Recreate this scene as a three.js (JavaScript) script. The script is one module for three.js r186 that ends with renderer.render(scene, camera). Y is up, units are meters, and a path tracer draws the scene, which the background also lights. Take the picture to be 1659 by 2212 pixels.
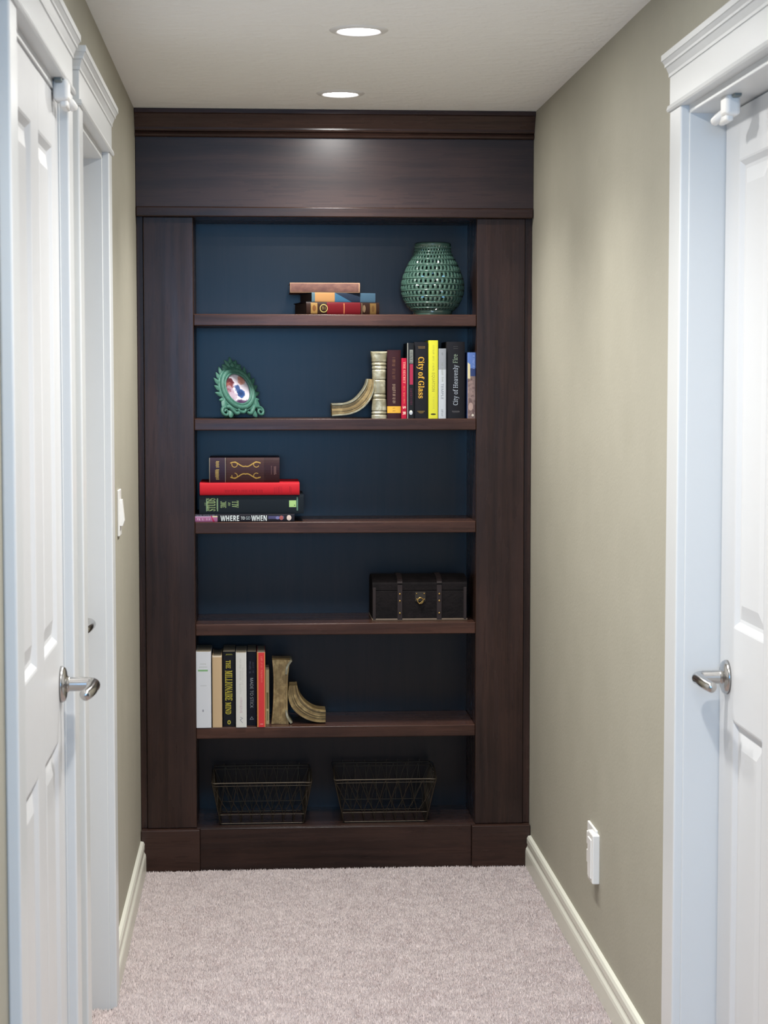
import * as THREE from 'three';
import { RoundedBoxGeometry } from 'three/addons/geometries/RoundedBoxGeometry.js';
import { mergeGeometries } from 'three/addons/utils/BufferGeometryUtils.js';
import { RectAreaLightUniformsLib } from 'three/addons/lights/RectAreaLightUniformsLib.js';
RectAreaLightUniformsLib.init();

// ---------------------------------------------------------------- camera, light, exposure
const scene = new THREE.Scene();
const renderer = new THREE.WebGLRenderer({ antialias: true });
renderer.toneMapping = THREE.LinearToneMapping;
renderer.toneMappingExposure = 1.1;
renderer.shadowMap.enabled = true;

const camera = new THREE.PerspectiveCamera(29.71, 1659 / 2212, 0.05, 60);
camera.position.set(0, 1.535, 6);
camera.rotation.order = 'YXZ';
camera.rotation.set(THREE.MathUtils.degToRad(-3.855), THREE.MathUtils.degToRad(-3.758), 0);
camera.focus = 5.9;
camera.userData.fStop = 12;

scene.background = new THREE.Color(0.55, 0.75, 1.0);      // overcast daylight outside the closed window

const LAMP = { radiance: 230, size: 0.08, beam: 4.25, angle: 1.15, color: new THREE.Color(1.0, 0.985, 0.955), glow: 9 };   // flat frosted lenses, soft and wide
const DAY = { radiance: 11, color: new THREE.Color(0.21, 0.54, 1.0), w: 1.3, h: 1.15, x: -0.2, y: 1.72, z: 7.56 };
const LAMP_Z = [0.39, 1.39, 2.39, 3.39, 4.6, 5.8], LAMP_X = 0.243;

// ---------------------------------------------------------------- sizes of the place (metres)
const XL = -0.368, XR = 0.857, CEIL = 2.362;              // corridor walls and ceiling
const ROOM_Z = 3.35, ROOM_X = 3.0, ROOM_L = -1.9, LEFT_Z = 3.75, END_Z = 7.6;           // the wider room behind the camera

// ---------------------------------------------------------------- small tools
function rng(seed) { let s = seed >>> 0; return () => { s = (s + 0x6d2b79f5) >>> 0; let t = Math.imul(s ^ (s >>> 15), 1 | s); t = (t + Math.imul(t ^ (t >>> 7), 61 | t)) ^ t; return ((t ^ (t >>> 14)) >>> 0) / 4294967296; }; }
const hash = (x, y, s) => { let h = Math.imul(x, 374761393) ^ Math.imul(y, 668265263) ^ Math.imul(s, 2147483647); h = Math.imul(h ^ (h >>> 13), 1274126177); return ((h ^ (h >>> 16)) >>> 0) / 4294967296; };
function vnoise(x, y, px, py, s) {                        // value noise that repeats after px, py cells
  const ix = Math.floor(x), iy = Math.floor(y), fx = x - ix, fy = y - iy, u = fx * fx * (3 - 2 * fx), v = fy * fy * (3 - 2 * fy);
  const m = (a, n) => ((a % n) + n) % n, x0 = m(ix, px), x1 = m(ix + 1, px), y0 = m(iy, py), y1 = m(iy + 1, py);
  return (hash(x0, y0, s) * (1 - u) + hash(x1, y0, s) * u) * (1 - v) + (hash(x0, y1, s) * (1 - u) + hash(x1, y1, s) * u) * v;
}
function fbm(x, y, cx, cy, oct, s) { let a = 0, k = 0.5, t = 0; for (let i = 0; i < oct; i++) { a += k * vnoise(x * cx, y * cy, cx, cy, s + i * 17); t += k; cx *= 2; cy *= 2; k *= 0.5; } return a / t; }
function dataTex(w, h, fn, srgb, sizeX, sizeY) {          // fn(u, v) gives 0..255 rgb; the picture repeats every sizeX by sizeY metres
  const d = new Uint8Array(w * h * 4);
  for (let y = 0; y < h; y++) for (let x = 0; x < w; x++) { const c = fn(x / w, y / h), o = (y * w + x) * 4; d[o] = c[0]; d[o + 1] = c[1]; d[o + 2] = c[2]; d[o + 3] = 255; }
  const t = new THREE.DataTexture(d, w, h);
  t.wrapS = t.wrapT = THREE.RepeatWrapping; t.magFilter = THREE.LinearFilter; t.minFilter = THREE.LinearMipmapLinearFilter; t.generateMipmaps = true;
  if (srgb) t.colorSpace = THREE.SRGBColorSpace;
  t.repeat.set(1 / sizeX, 1 / sizeY); t.needsUpdate = true;
  return t;
}
function canvasTex(w, h, paint) {
  const c = document.createElement('canvas'); c.width = w; c.height = h;
  paint(c.getContext('2d'), w, h);
  const t = new THREE.CanvasTexture(c); t.colorSpace = THREE.SRGBColorSpace; t.anisotropy = 8;
  return t;
}
const used = {};
function numbered(name) { const n = used[name] = (used[name] ?? -1) + 1; return n ? `${name}_${String(n).padStart(3, '0')}` : name; }
function thing(name, label, category, pos = [0, 0, 0], turn = 0, group) {
  const o = new THREE.Group(); o.name = numbered(name); o.position.set(...pos); o.rotation.y = turn;
  o.userData = { label, category }; if (group) o.userData.group = group;
  scene.add(o); return o;
}
function structure(name, label, pos = [0, 0, 0]) { const o = new THREE.Group(); o.name = name; o.position.set(...pos); o.userData = { kind: 'structure', label }; scene.add(o); return o; }
function part(parent, name, geo, mat, label) {
  const m = new THREE.Mesh(Array.isArray(geo) ? merge(geo) : geo, mat);
  m.name = name; m.castShadow = m.receiveShadow = true; if (label) m.userData.label = label;
  parent.add(m); return m;
}
function merge(list) {
  return mergeGeometries(list.map((g) => {
    let a = g.index ? g.toNonIndexed() : g; a = a === g ? g.clone() : a;
    for (const k of Object.keys(a.attributes)) if (!['position', 'normal', 'uv'].includes(k)) a.deleteAttribute(k);
    if (!a.attributes.normal) a.computeVertexNormals();
    if (!a.attributes.uv) a.setAttribute('uv', new THREE.BufferAttribute(new Float32Array(a.attributes.position.count * 2), 2));
    a.clearGroups(); return a;
  }));
}
function metreUV(g, swap, ou = 0, ov = 0) {               // uv in metres, seen along the axis that each face looks along
  g = g.index ? g.toNonIndexed() : g; if (!g.attributes.normal) g.computeVertexNormals();
  const p = g.attributes.position, n = g.attributes.normal, uv = new Float32Array(p.count * 2);
  for (let i = 0; i < p.count; i++) {
    const ax = Math.abs(n.getX(i)), ay = Math.abs(n.getY(i)), az = Math.abs(n.getZ(i));
    let u, v;
    if (ax >= ay && ax >= az) { u = p.getZ(i); v = p.getY(i); } else if (ay >= az) { u = p.getZ(i); v = p.getX(i); if (!swap) { u = p.getX(i); v = p.getZ(i); } } else { u = p.getX(i); v = p.getY(i); if (swap) { u = p.getY(i); v = p.getX(i); } }
    uv[i * 2] = u + ou; uv[i * 2 + 1] = v + ov;
  }
  g.setAttribute('uv', new THREE.BufferAttribute(uv, 2)); return g;
}
let shift = 0;
function box(x0, x1, y0, y1, z0, z1, r = 0.0015, swap = false) {
  const w = x1 - x0, h = y1 - y0, d = z1 - z0, rr = Math.min(r, w * 0.45, h * 0.45, d * 0.45);
  const g = rr > 0 ? new RoundedBoxGeometry(w, h, d, 2, rr) : new THREE.BoxGeometry(w, h, d);
  g.translate((x0 + x1) / 2, (y0 + y1) / 2, (z0 + z1) / 2);
  shift += 0.37; return metreUV(g, swap, shift % 3, (shift * 1.7) % 5);
}
function from(parent, g) { return g.translate(-parent.position.x, -parent.position.y, -parent.position.z); }   // world coordinates to the thing's own
function along(axis, profile, a, b, swap) {               // a closed profile swept straight: axis 'x' takes [z, y] points, axis 'z' takes [x, y] points
  const s = new THREE.Shape(profile.map(([u, v]) => new THREE.Vector2(axis === 'x' ? -u : u, v)));
  const g = new THREE.ExtrudeGeometry(s, { depth: b - a, bevelEnabled: false, steps: 1 });
  if (axis === 'x') g.rotateY(Math.PI / 2).translate(a, 0, 0); else g.translate(0, 0, a);
  return metreUV(g, swap);
}
function sweep(points, radius, sides = 10, segs = 40, flat = 1) {   // a round bar through the points, radius(t) thick, closed at both ends
  const curve = new THREE.CatmullRomCurve3(points.map((p) => new THREE.Vector3(...p)), false, 'centripetal');
  const g = new THREE.TubeGeometry(curve, segs, 1, sides, false), p = g.attributes.position, c = new THREE.Vector3(), v = new THREE.Vector3();
  for (let i = 0; i <= segs; i++) {
    curve.getPointAt(i / segs, c); const r = (i === 0 || i === segs) ? 1e-5 : radius(i / segs);
    for (let j = 0; j <= sides; j++) { const k = i * (sides + 1) + j; v.fromBufferAttribute(p, k).sub(c); v.y *= flat; v.multiplyScalar(r).add(c); p.setXYZ(k, v.x, v.y, v.z); }
  }
  g.computeVertexNormals(); return g;
}
function rod(a, b, r, sides = 8) {
  const A = new THREE.Vector3(...a), B = new THREE.Vector3(...b), d = B.clone().sub(A), g = new THREE.CylinderGeometry(r, r, d.length(), sides);
  g.applyQuaternion(new THREE.Quaternion().setFromUnitVectors(new THREE.Vector3(0, 1, 0), d.clone().normalize())); g.translate(...A.clone().add(B).multiplyScalar(0.5).toArray());
  return g;
}
class Faces {                                             // flat quads turned to look along a given direction
  constructor() { this.p = []; this.n = []; }
  quad(a, b, c, d, out) {
    const A = new THREE.Vector3(...a), B = new THREE.Vector3(...b), C = new THREE.Vector3(...c), D = new THREE.Vector3(...d);
    const n = C.clone().sub(A).cross(D.clone().sub(B)).normalize(); let l = [A, B, C, A, C, D];
    if (out && n.dot(new THREE.Vector3(...out)) < 0) { l = [A, C, B, A, D, C]; n.negate(); }
    for (const v of l) { this.p.push(v.x, v.y, v.z); this.n.push(n.x, n.y, n.z); }
  }
  build(swap) {
    const g = new THREE.BufferGeometry(); g.setAttribute('position', new THREE.Float32BufferAttribute(this.p, 3)); g.setAttribute('normal', new THREE.Float32BufferAttribute(this.n, 3));
    return metreUV(g, swap);
  }
}

// ---------------------------------------------------------------- materials
const std = (o) => new THREE.MeshStandardMaterial(o), phys = (o) => new THREE.MeshPhysicalMaterial(o);
const grainTex = dataTex(512, 1024, (u, v) => {           // espresso stained wood, grain along v
  const blot = fbm(u, v, 3, 4, 4, 3), streak = fbm(u + 0.03 * fbm(u, v, 4, 4, 2, 9), v, 48, 3, 3, 21), pore = fbm(u, v, 160, 14, 2, 40);
  let k = 0.25 + 0.75 * (0.55 * blot + 0.3 * streak + 0.15 * pore); k = (k - 0.44) * 2.4 + 0.36; k = Math.min(1, Math.max(0, k));
  const dark = pore > 0.66 ? 0.86 : 1;
  return [(21 + 42 * k) * dark, (14 + 30 * k) * dark, (12 + 25 * k) * dark];
}, true, 0.7, 1.4);
const grainRough = dataTex(256, 256, (u, v) => { const k = 58 + 34 * fbm(u, v, 24, 4, 3, 5); return [k, k, k]; }, false, 0.5, 0.9);
const wood = phys({ map: grainTex, roughnessMap: grainRough, roughness: 0.95, specularIntensity: 0.56 });
const litShelfWood = phys({ map: grainTex, color: new THREE.Color(1.75, 1.6, 1.5), roughnessMap: grainRough, roughness: 0.95, specularIntensity: 0.42 });   // downlight falling on the shelf edges, put into the colour as a lighter tint
const fasciaWood = phys({ map: grainTex, roughness: 0.335, specularIntensity: 0.8 });
const shadedPanelWood = phys({ map: grainTex, color: 0x8a8a8a, roughness: 0.29, specularIntensity: 0.7 });   // the thin veneer back; its weaker light is put into a darker tint
const wallBump = dataTex(512, 512, (u, v) => { const k = 255 * fbm(u, v, 96, 96, 2, 7); return [k, k, k]; }, false, 0.5, 0.5);
const wallTone = dataTex(256, 256, (u, v) => { const k = fbm(u, v, 10, 10, 4, 12) - 0.5; return [167 + 7 * k, 163 + 7 * k, 148 + 7 * k]; }, true, 1.3, 1.3);
const paint = std({ map: wallTone, roughness: 0.72, bumpMap: wallBump, bumpScale: 0.00025 });
const ceilBump = dataTex(512, 512, (u, v) => { const a = fbm(u, v, 40, 40, 3, 31), k = 255 * Math.min(1, Math.max(0, (a - 0.42) * 3.5)); return [k, k, k]; }, false, 0.9, 0.9);
const ceilPaint = std({ color: 0xf8f9f8, roughness: 0.9, bumpMap: ceilBump, bumpScale: 0.0009 });
const trimWhite = phys({ color: 0xd8dada, roughness: 0.34, specularIntensity: 0.8 });
const baseWhite = phys({ color: 0xdeddd0, roughness: 0.38, specularIntensity: 0.8 });
const doorWhite = phys({ color: 0xd6d7d8, roughness: 0.4, specularIntensity: 0.7 });
const plasticWhite = phys({ color: 0xecebe8, roughness: 0.35 });
const plasticGrey = std({ color: 0x6f7878, roughness: 0.5 });
const nickel = std({ color: 0xb9b7b5, metalness: 1, roughness: 0.2 });
const hingeMetal = std({ color: 0x8fa3a6, metalness: 1, roughness: 0.3 });
const backingCarpet = std({ color: 0xa08d84, roughness: 1 });
const brass = std({ color: 0xb9975a, metalness: 1, roughness: 0.35 });
const iron = std({ color: 0x433b31, metalness: 0.7, roughness: 0.4 });

// ---------------------------------------------------------------- the setting
const floor = structure('floor', 'beige carpeted corridor floor');
part(floor, 'carpet_backing', box(ROOM_L - 0.12, ROOM_X + 0.12, -0.1, -0.002, -0.45, END_Z + 0.12, 0), backingCarpet);
const ceiling = structure('ceiling', 'pale textured ceiling of the corridor', [0, CEIL, 0]);
part(ceiling, 'ceiling_board', from(ceiling, box(ROOM_L - 0.12, ROOM_X + 0.12, CEIL, CEIL + 0.12, -0.45, END_Z + 0.12, 0)), ceilPaint);

const DOORS = {
  closet: { side: -1, name: 'door_1', recess: 0.0, z0: 2.335, z1: 3.097, legFar: 2.245, legNear: 3.19, y: 0.972, barrels: true },
  far: { side: -1, name: 'door_2', recess: 0.09, z0: 1.34, z1: 2.02, legFar: 1.25, legNear: 2.11, y: 0.962 },
  right: { side: 1, name: 'door_3', recess: 0.07, z0: 2.2, z1: 2.962, legFar: 2.09, legNear: 3.055, y: 0.952 },
};
const HEAD = 2.072, DOOR_TOP = 2.06;
function wallWithDoors(name, label, x, dir, zStart, zEnd, doors) {
  const o = structure(name, label, [x, 0, (zStart + zEnd) / 2]);
  const pts = [[-zStart, 0]];
  for (const d of doors) pts.push([-(d.z0 - 0.02), 0], [-(d.z0 - 0.02), HEAD + 0.01], [-(d.z1 + 0.02), HEAD + 0.01], [-(d.z1 + 0.02), 0]);
  pts.push([-zEnd, 0], [-zEnd, CEIL], [-zStart, CEIL]);
  const g = new THREE.ExtrudeGeometry(new THREE.Shape(pts.map(([a, b]) => new THREE.Vector2(a, b))), { depth: 0.12, bevelEnabled: false });
  g.rotateY(Math.PI / 2).translate(dir < 0 ? x - 0.12 : x, 0, 0);
  part(o, 'plaster', from(o, metreUV(g)), paint);
}
wallWithDoors('wall_left', 'beige painted left corridor wall with two white doors', XL, -1, -0.42, LEFT_Z, [DOORS.far, DOORS.closet]);
wallWithDoors('wall_right', 'beige painted right corridor wall with one white door', XR, 1, -0.42, ROOM_Z, [DOORS.right]);
function plainWall(name, label, x0, x1, z0, z1) { const o = structure(name, label, [(x0 + x1) / 2, 0, (z0 + z1) / 2]); part(o, 'plaster', from(o, box(x0, x1, 0, CEIL, z0, z1, 0)), paint); return o; }
plainWall('wall_back', 'corridor end wall behind the built-in bookcase', XL, XR, -0.42, -0.3);
plainWall('wall_corner', 'room wall beside the corridor mouth', XR + 0.12, ROOM_X, ROOM_Z - 0.12, ROOM_Z);
plainWall('wall_bend', 'room wall left of the corridor mouth', ROOM_L, XL - 0.12, LEFT_Z - 0.12, LEFT_Z);
plainWall('wall_side', 'left side wall of the room behind the camera', ROOM_L - 0.12, ROOM_L, LEFT_Z - 0.12, END_Z);
plainWall('wall_room', 'right side wall of the room behind the camera', ROOM_X, ROOM_X + 0.12, ROOM_Z - 0.12, END_Z);
{
  const o = structure('wall_front', 'wall with a daylight window behind the camera', [DAY.x, 0, END_Z]);
  const s = new THREE.Shape([[ROOM_L - 0.12, 0], [ROOM_X + 0.12, 0], [ROOM_X + 0.12, CEIL], [ROOM_L - 0.12, CEIL]].map((p) => new THREE.Vector2(...p)));
  const a = DAY.x - DAY.w / 2 - 0.05, b = DAY.x + DAY.w / 2 + 0.05, c = DAY.y - DAY.h / 2 - 0.05, d = DAY.y + DAY.h / 2 + 0.05;
  s.holes.push(new THREE.Path([[a, c], [a, d], [b, d], [b, c]].map((p) => new THREE.Vector2(...p))));
  const g = new THREE.ExtrudeGeometry(s, { depth: 0.12, bevelEnabled: false }); g.translate(0, 0, END_Z);
  part(o, 'plaster', from(o, metreUV(g)), paint);
  const w = structure('window_1', 'daylight window in the room behind the camera', [DAY.x, DAY.y - DAY.h / 2, END_Z]);
  part(w, 'window_frame', [box(a, b, c, c + 0.05, END_Z, END_Z + 0.08), box(a, b, d - 0.05, d, END_Z, END_Z + 0.08), box(a, a + 0.05, c, d, END_Z, END_Z + 0.08), box(b - 0.05, b, c, d, END_Z, END_Z + 0.08)].map((q) => from(w, q)), trimWhite);
  part(w, 'pane', from(w, box(a + 0.05, b - 0.05, c + 0.05, d - 0.05, END_Z + 0.03, END_Z + 0.036, 0)), std({ color: 0x101010, roughness: 0.2, emissive: DAY.color, emissiveIntensity: 1.5 }));
  const l = new THREE.RectAreaLight(DAY.color, DAY.radiance, DAY.w, DAY.h);
  l.position.set(0, DAY.h / 2, DAY.z - END_Z); l.name = 'window_daylight'; w.add(l);   // an area light shines along its own -z, into the room
}

// baseboards
const baseProfile = [[0, 0], [0.017, 0], [0.017, 0.056], [0.0155, 0.064], [0.0115, 0.07], [0.0105, 0.077], [0.0125, 0.081], [0.0125, 0.097], [0.009, 0.104], [0, 0.106]];
function baseboard(name, label, side, z0, z1) {
  const x = side < 0 ? XL : XR, o = structure(name, label, [x, 0, (z0 + z1) / 2]);
  part(o, 'moulding', from(o, along('z', baseProfile.map(([n, y]) => [x - side * n, y]), z0, z1)), baseWhite);
}
baseboard('baseboard_right', 'cream moulded baseboard along the right wall', 1, 0.027, 2.09);
baseboard('baseboard_left', 'cream moulded baseboard between bookcase and far left door', -1, 0.027, 1.25);
baseboard('baseboard_near', 'cream moulded baseboard past the near left door', -1, 3.19, LEFT_Z);

// ---------------------------------------------------------------- doors
function frustum(parts, X, n0, n1, z0, z1, y0, y1, o0, o1, out) {  // a block between two heights, its outline growing from offset o0 to o1
  const f = parts, P = (n, y, z) => [X(n), y, z];
  const a = { n: n0, za: z0 - o0, zb: z1 + o0 }, b = { n: n1, za: z0 - o1, zb: z1 + o1 };
  f.quad(P(a.n, y0, a.za), P(a.n, y0, a.zb), P(b.n, y1, b.zb), P(b.n, y1, b.za), [out, 0.001, 0]);
  f.quad(P(0, y0, a.za), P(a.n, y0, a.za), P(b.n, y1, b.za), P(0, y1, b.za), [0, 0, -1]);
  f.quad(P(0, y0, a.zb), P(a.n, y0, a.zb), P(b.n, y1, b.zb), P(0, y1, b.zb), [0, 0, 1]);
  f.quad(P(0, y0, a.za), P(0, y0, a.zb), P(a.n, y0, a.zb), P(a.n, y0, a.za), [0, -1, 0]);
  f.quad(P(0, y1, b.za), P(0, y1, b.zb), P(b.n, y1, b.zb), P(b.n, y1, b.za), [0, 1, 0]);
}
function doorway(d, label) {
  const wx = d.side < 0 ? XL : XR, out = -d.side, X = (n) => wx + out * n;      // n: metres out of the wall into the corridor
  const o = structure(d.name, label, [wx, 0, (d.z0 + d.z1) / 2]);
  const nb = (n0, n1, y0, y1, z0, z1, r = 0.002) => from(o, box(Math.min(X(n0), X(n1)), Math.max(X(n0), X(n1)), y0, y1, z0, z1, r));
  const inFar = d.z0 - 0.008, inNear = d.z1 + 0.008;
  // casing
  part(o, 'casing_leg', nb(0, 0.02, 0, HEAD + 0.01, d.legFar, inFar, 0.004), trimWhite);
  part(o, 'casing_leg', nb(0, 0.02, 0, HEAD + 0.01, inNear, d.legNear, 0.004), trimWhite);
  const f = new Faces(), y = HEAD + 0.008;
  const rows = [[y, 0.024, 0.004, y + 0.004, 0.026, 0.006], [y + 0.004, 0.026, 0.006, y + 0.012, 0.024, 0.004], [y + 0.012, 0.02, 0.0, y + 0.07, 0.02, 0.0], [y + 0.07, 0.0225, 0.003, y + 0.076, 0.0225, 0.003],
    [y + 0.076, 0.0225, 0.003, y + 0.09, 0.027, 0.009], [y + 0.09, 0.0295, 0.011, y + 0.095, 0.0295, 0.011], [y + 0.095, 0.0295, 0.011, y + 0.103, 0.034, 0.015], [y + 0.103, 0.0355, 0.016, y + 0.115, 0.0355, 0.016]];
  for (const [ya, na, oa, yb, nn, ob] of rows) frustum(f, X, na, nn, d.legFar, d.legNear, ya, yb, oa, ob, out);
  part(o, 'head_casing', from(o, f.build()), trimWhite);
  // jamb lining and stop
  const back = -0.12;
  part(o, 'door_jamb', [nb(back, 0.003, 0, HEAD, d.z0 - 0.019, d.z0 - 0.003), nb(back, 0.003, 0, HEAD, d.z1 + 0.003, d.z1 + 0.019), nb(back, 0.003, HEAD - 0.008, HEAD + 0.009, d.z0 - 0.019, d.z1 + 0.019)], trimWhite);
  // leaf: stiles and rails round four raised panels
  const n1 = -d.recess, n0 = n1 - 0.034, w = d.z1 - d.z0, stile = 0.105, mull = 0.105, half = (w - 2 * stile - mull) / 2;
  const rowsY = [[0.215, 0.875], [1.055, 1.962]], cols = [[d.z0 + stile, d.z0 + stile + half], [d.z1 - stile - half, d.z1 - stile]];
  const leaf = part(o, 'door_leaf', [
    nb(n0, n1, 0.012, DOOR_TOP, d.z0, cols[0][0], 0.0008), nb(n0, n1, 0.012, DOOR_TOP, cols[1][1], d.z1, 0.0008), nb(n0, n1, 0.012, DOOR_TOP, cols[0][1], cols[1][0], 0.0008),
    ...cols.flatMap(([a, b]) => [[0.012, rowsY[0][0]], [rowsY[0][1], rowsY[1][0]], [rowsY[1][1], DOOR_TOP]].map(([p, q]) => nb(n0, n1, p, q, a, b, 0))),
  ], doorWhite);
  for (const [a, b] of cols) for (const [p, q] of rowsY) {
    const g = new Faces(), rings = [[0, 0], [0.004, -0.001], [0.013, -0.009], [0.02, -0.0095], [0.05, -0.003]], R = ([i, n]) => [[X(n1 + n), p + i, a + i], [X(n1 + n), p + i, b - i], [X(n1 + n), q - i, b - i], [X(n1 + n), q - i, a + i]];
    for (let k = 0; k < rings.length - 1; k++) { const A = R(rings[k]), B = R(rings[k + 1]); for (let j = 0; j < 4; j++) g.quad(A[j], A[(j + 1) % 4], B[(j + 1) % 4], B[j], [out, 0, 0]); }
    g.quad(...R(rings.at(-1)), [out, 0, 0]);
    part(leaf, 'panel', from(o, g.build()), doorWhite);
  }
  // lever handle: the hinges are on the near side, so the lever points at the camera
  const hz = d.z0 + 0.06, hx = n1, handle = new THREE.Group(); handle.name = 'door_handle'; handle.position.set(X(hx) - wx, d.y, hz - o.position.z); o.add(handle);
  const rose = new THREE.LatheGeometry([[0, 0], [0.034, 0], [0.034, 0.004], [0.031, 0.009], [0.024, 0.0115], [0.017, 0.012], [0.0135, 0.015], [0.0125, 0.02]].map((q) => new THREE.Vector2(...q)), 40).rotateZ(-out * Math.PI / 2);
  part(handle, 'rosette', rose, nickel);
  const L = (n, dy, z) => [out * n, dy, z];
  part(handle, 'lever', merge([rod(L(0.008, 0, 0), L(0.05, 0, 0), 0.0132, 24),
    sweep([L(0.03, 0, 0), L(0.05, 0, 0.0005), L(0.0585, 0, 0.005), L(0.062, 0, 0.014), L(0.062, 0, 0.035), L(0.061, -0.002, 0.065), L(0.057, -0.004, 0.09), L(0.051, -0.006, 0.106)], (t) => (t < 0.02 ? 0.006 : 0.0132 - 0.003 * t) * (t > 0.95 ? Math.sqrt(Math.max(0.02, (1 - t) / 0.05)) : 1), 20, 80)]), nickel);
  if (d.barrels) for (const hy of [1.855, 1.137, 0.42]) {
    const h = new THREE.Group(); h.name = 'hinge'; h.position.set(X(0.01) - wx, hy, d.z1 + 0.003 - o.position.z); o.add(h);
    const k = [rod([0, -0.044, 0], [0, 0.044, 0], 0.0062, 14), new THREE.SphereGeometry(0.0055, 10, 8).translate(0, 0.046, 0), new THREE.SphereGeometry(0.0055, 10, 8).translate(0, -0.046, 0)];
    for (const q of [-0.026, -0.009, 0.009, 0.026]) k.push(rod([0, q - 0.0008, 0], [0, q + 0.0008, 0], 0.0068, 14));
    part(h, 'barrel', k, hingeMetal);
    part(h, 'hinge_leaf', new RoundedBoxGeometry(0.003, 0.088, 0.03, 1, 0.001).translate(-out * 0.0095, 0, -0.015), hingeMetal);
  }
  return o;
}
doorway(DOORS.far, 'white panelled door set deep in the far left casing');
doorway(DOORS.closet, 'white four-panel closet door nearest on the left');
doorway(DOORS.right, 'white four-panel door on the right wall');

// childproof latches on the door tops
function latch(label, x, y, z, out) {
  const t = thing('child_safety_latch', label, 'door latch', [x, y, z]);
  part(t, 'clamp', [new RoundedBoxGeometry(0.028, 0.04, 0.05, 3, 0.008), new RoundedBoxGeometry(0.014, 0.016, 0.07, 2, 0.005).translate(out * 0.004, -0.022, -0.02)], plasticWhite);
  part(t, 'swing_arm', sweep([[0, -0.006, -0.02], [out * 0.012, -0.016, -0.04], [out * 0.016, -0.022, -0.062]], () => 0.0085, 12, 16), plasticWhite);
  part(t, 'rubber_pad', new RoundedBoxGeometry(0.014, 0.012, 0.03, 2, 0.003).translate(-out * 0.003, 0.017, 0.032), plasticGrey, 'grey rubber pad');
}
latch('white childproof latch on top of the near left door', XL + 0.0165, 2.062, 2.42, 1);
latch('white childproof latch on top of the right door', XR - 0.0165 + 0.04, 2.047, 2.42, -1);

// ---------------------------------------------------------------- built-in bookcase
const CX = (XL + XR) / 2, OL = -0.194, OR = 0.683, BACK = -0.275;
const caseO = thing('bookcase', 'dark espresso built-in wooden bookcase filling the corridor end', 'bookcase', [CX, 0, 0]);
const cpart = (name, g, label) => part(caseO, name, (Array.isArray(g) ? merge(g) : g).translate(-CX, 0, 0), name === 'back_panel' ? shadedPanelWood : name === 'shelf' ? litShelfWood : name === 'fascia' ? fasciaWood : wood, label);
const crownTop = CEIL - 0.001;
cpart('crown_moulding', along('x', [[-0.02, 2.298], [0.034, 2.298], [0.037, 2.303], [0.037, 2.308], [0.043, 2.318], [0.049, 2.332], [0.058, 2.346], [0.063, 2.349], [0.063, crownTop], [-0.02, crownTop]], XL + 0.001, XR - 0.001, true));
cpart('crown_bead', along('x', [[-0.02, 2.28], [0.024, 2.28], [0.031, 2.283], [0.034, 2.288], [0.031, 2.293], [0.026, 2.298], [-0.02, 2.298]], XL + 0.001, XR - 0.001, true));
cpart('fascia', box(XL + 0.001, XR - 0.001, 2.07, 2.281, -0.02, 0.016, 0.001, true));
cpart('fascia_strip', box(XL + 0.001, XR - 0.001, 2.04, 2.0705, -0.02, 0.024, 0.004, true));
cpart('pilaster', box(-0.347, OL, 0.139, 2.0405, -0.02, 0, 0.0025));
cpart('pilaster', box(OR, 0.834, 0.139, 2.0405, -0.02, 0, 0.0025));
cpart('filler_strip', box(XL + 0.001, -0.348, 0.139, 2.0405, -0.03, -0.009, 0.001));
cpart('filler_strip', box(0.835, XR - 0.001, 0.139, 2.0405, -0.03, -0.009, 0.001));
cpart('side_panel', box(OL - 0.019, OL, 0.1, 2.06, BACK - 0.01, -0.019, 0.0005));
cpart('side_panel', box(OR, OR + 0.019, 0.1, 2.06, BACK - 0.01, -0.019, 0.0005));
cpart('top_panel', box(OL, OR, 2.041, 2.06, BACK, -0.019, 0.0005, true));
cpart('back_panel', box(OL - 0.019, OR + 0.019, 0.1, 2.06, BACK - 0.012, BACK, 0.0005));
cpart('bottom_shelf', box(OL, OR, 0.112, 0.139, BACK, -0.002, 0.001, true));
cpart('plinth_board', box(-0.184, 0.67, 0, 0.139, -0.0015, 0.012, 0.002, true));
cpart('plinth_block', box(XL + 0.001, -0.184, 0, 0.138, -0.0295, 0.025, 0.003, true));
cpart('plinth_block', box(0.67, XR - 0.001, 0, 0.138, -0.0295, 0.025, 0.003, true));
const SH = [1.744, 1.421, 1.100, 0.781, 0.456];
for (const y of SH) cpart('shelf', box(OL, OR, y - 0.036, y, BACK, -0.004, 0.003, true));

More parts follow.
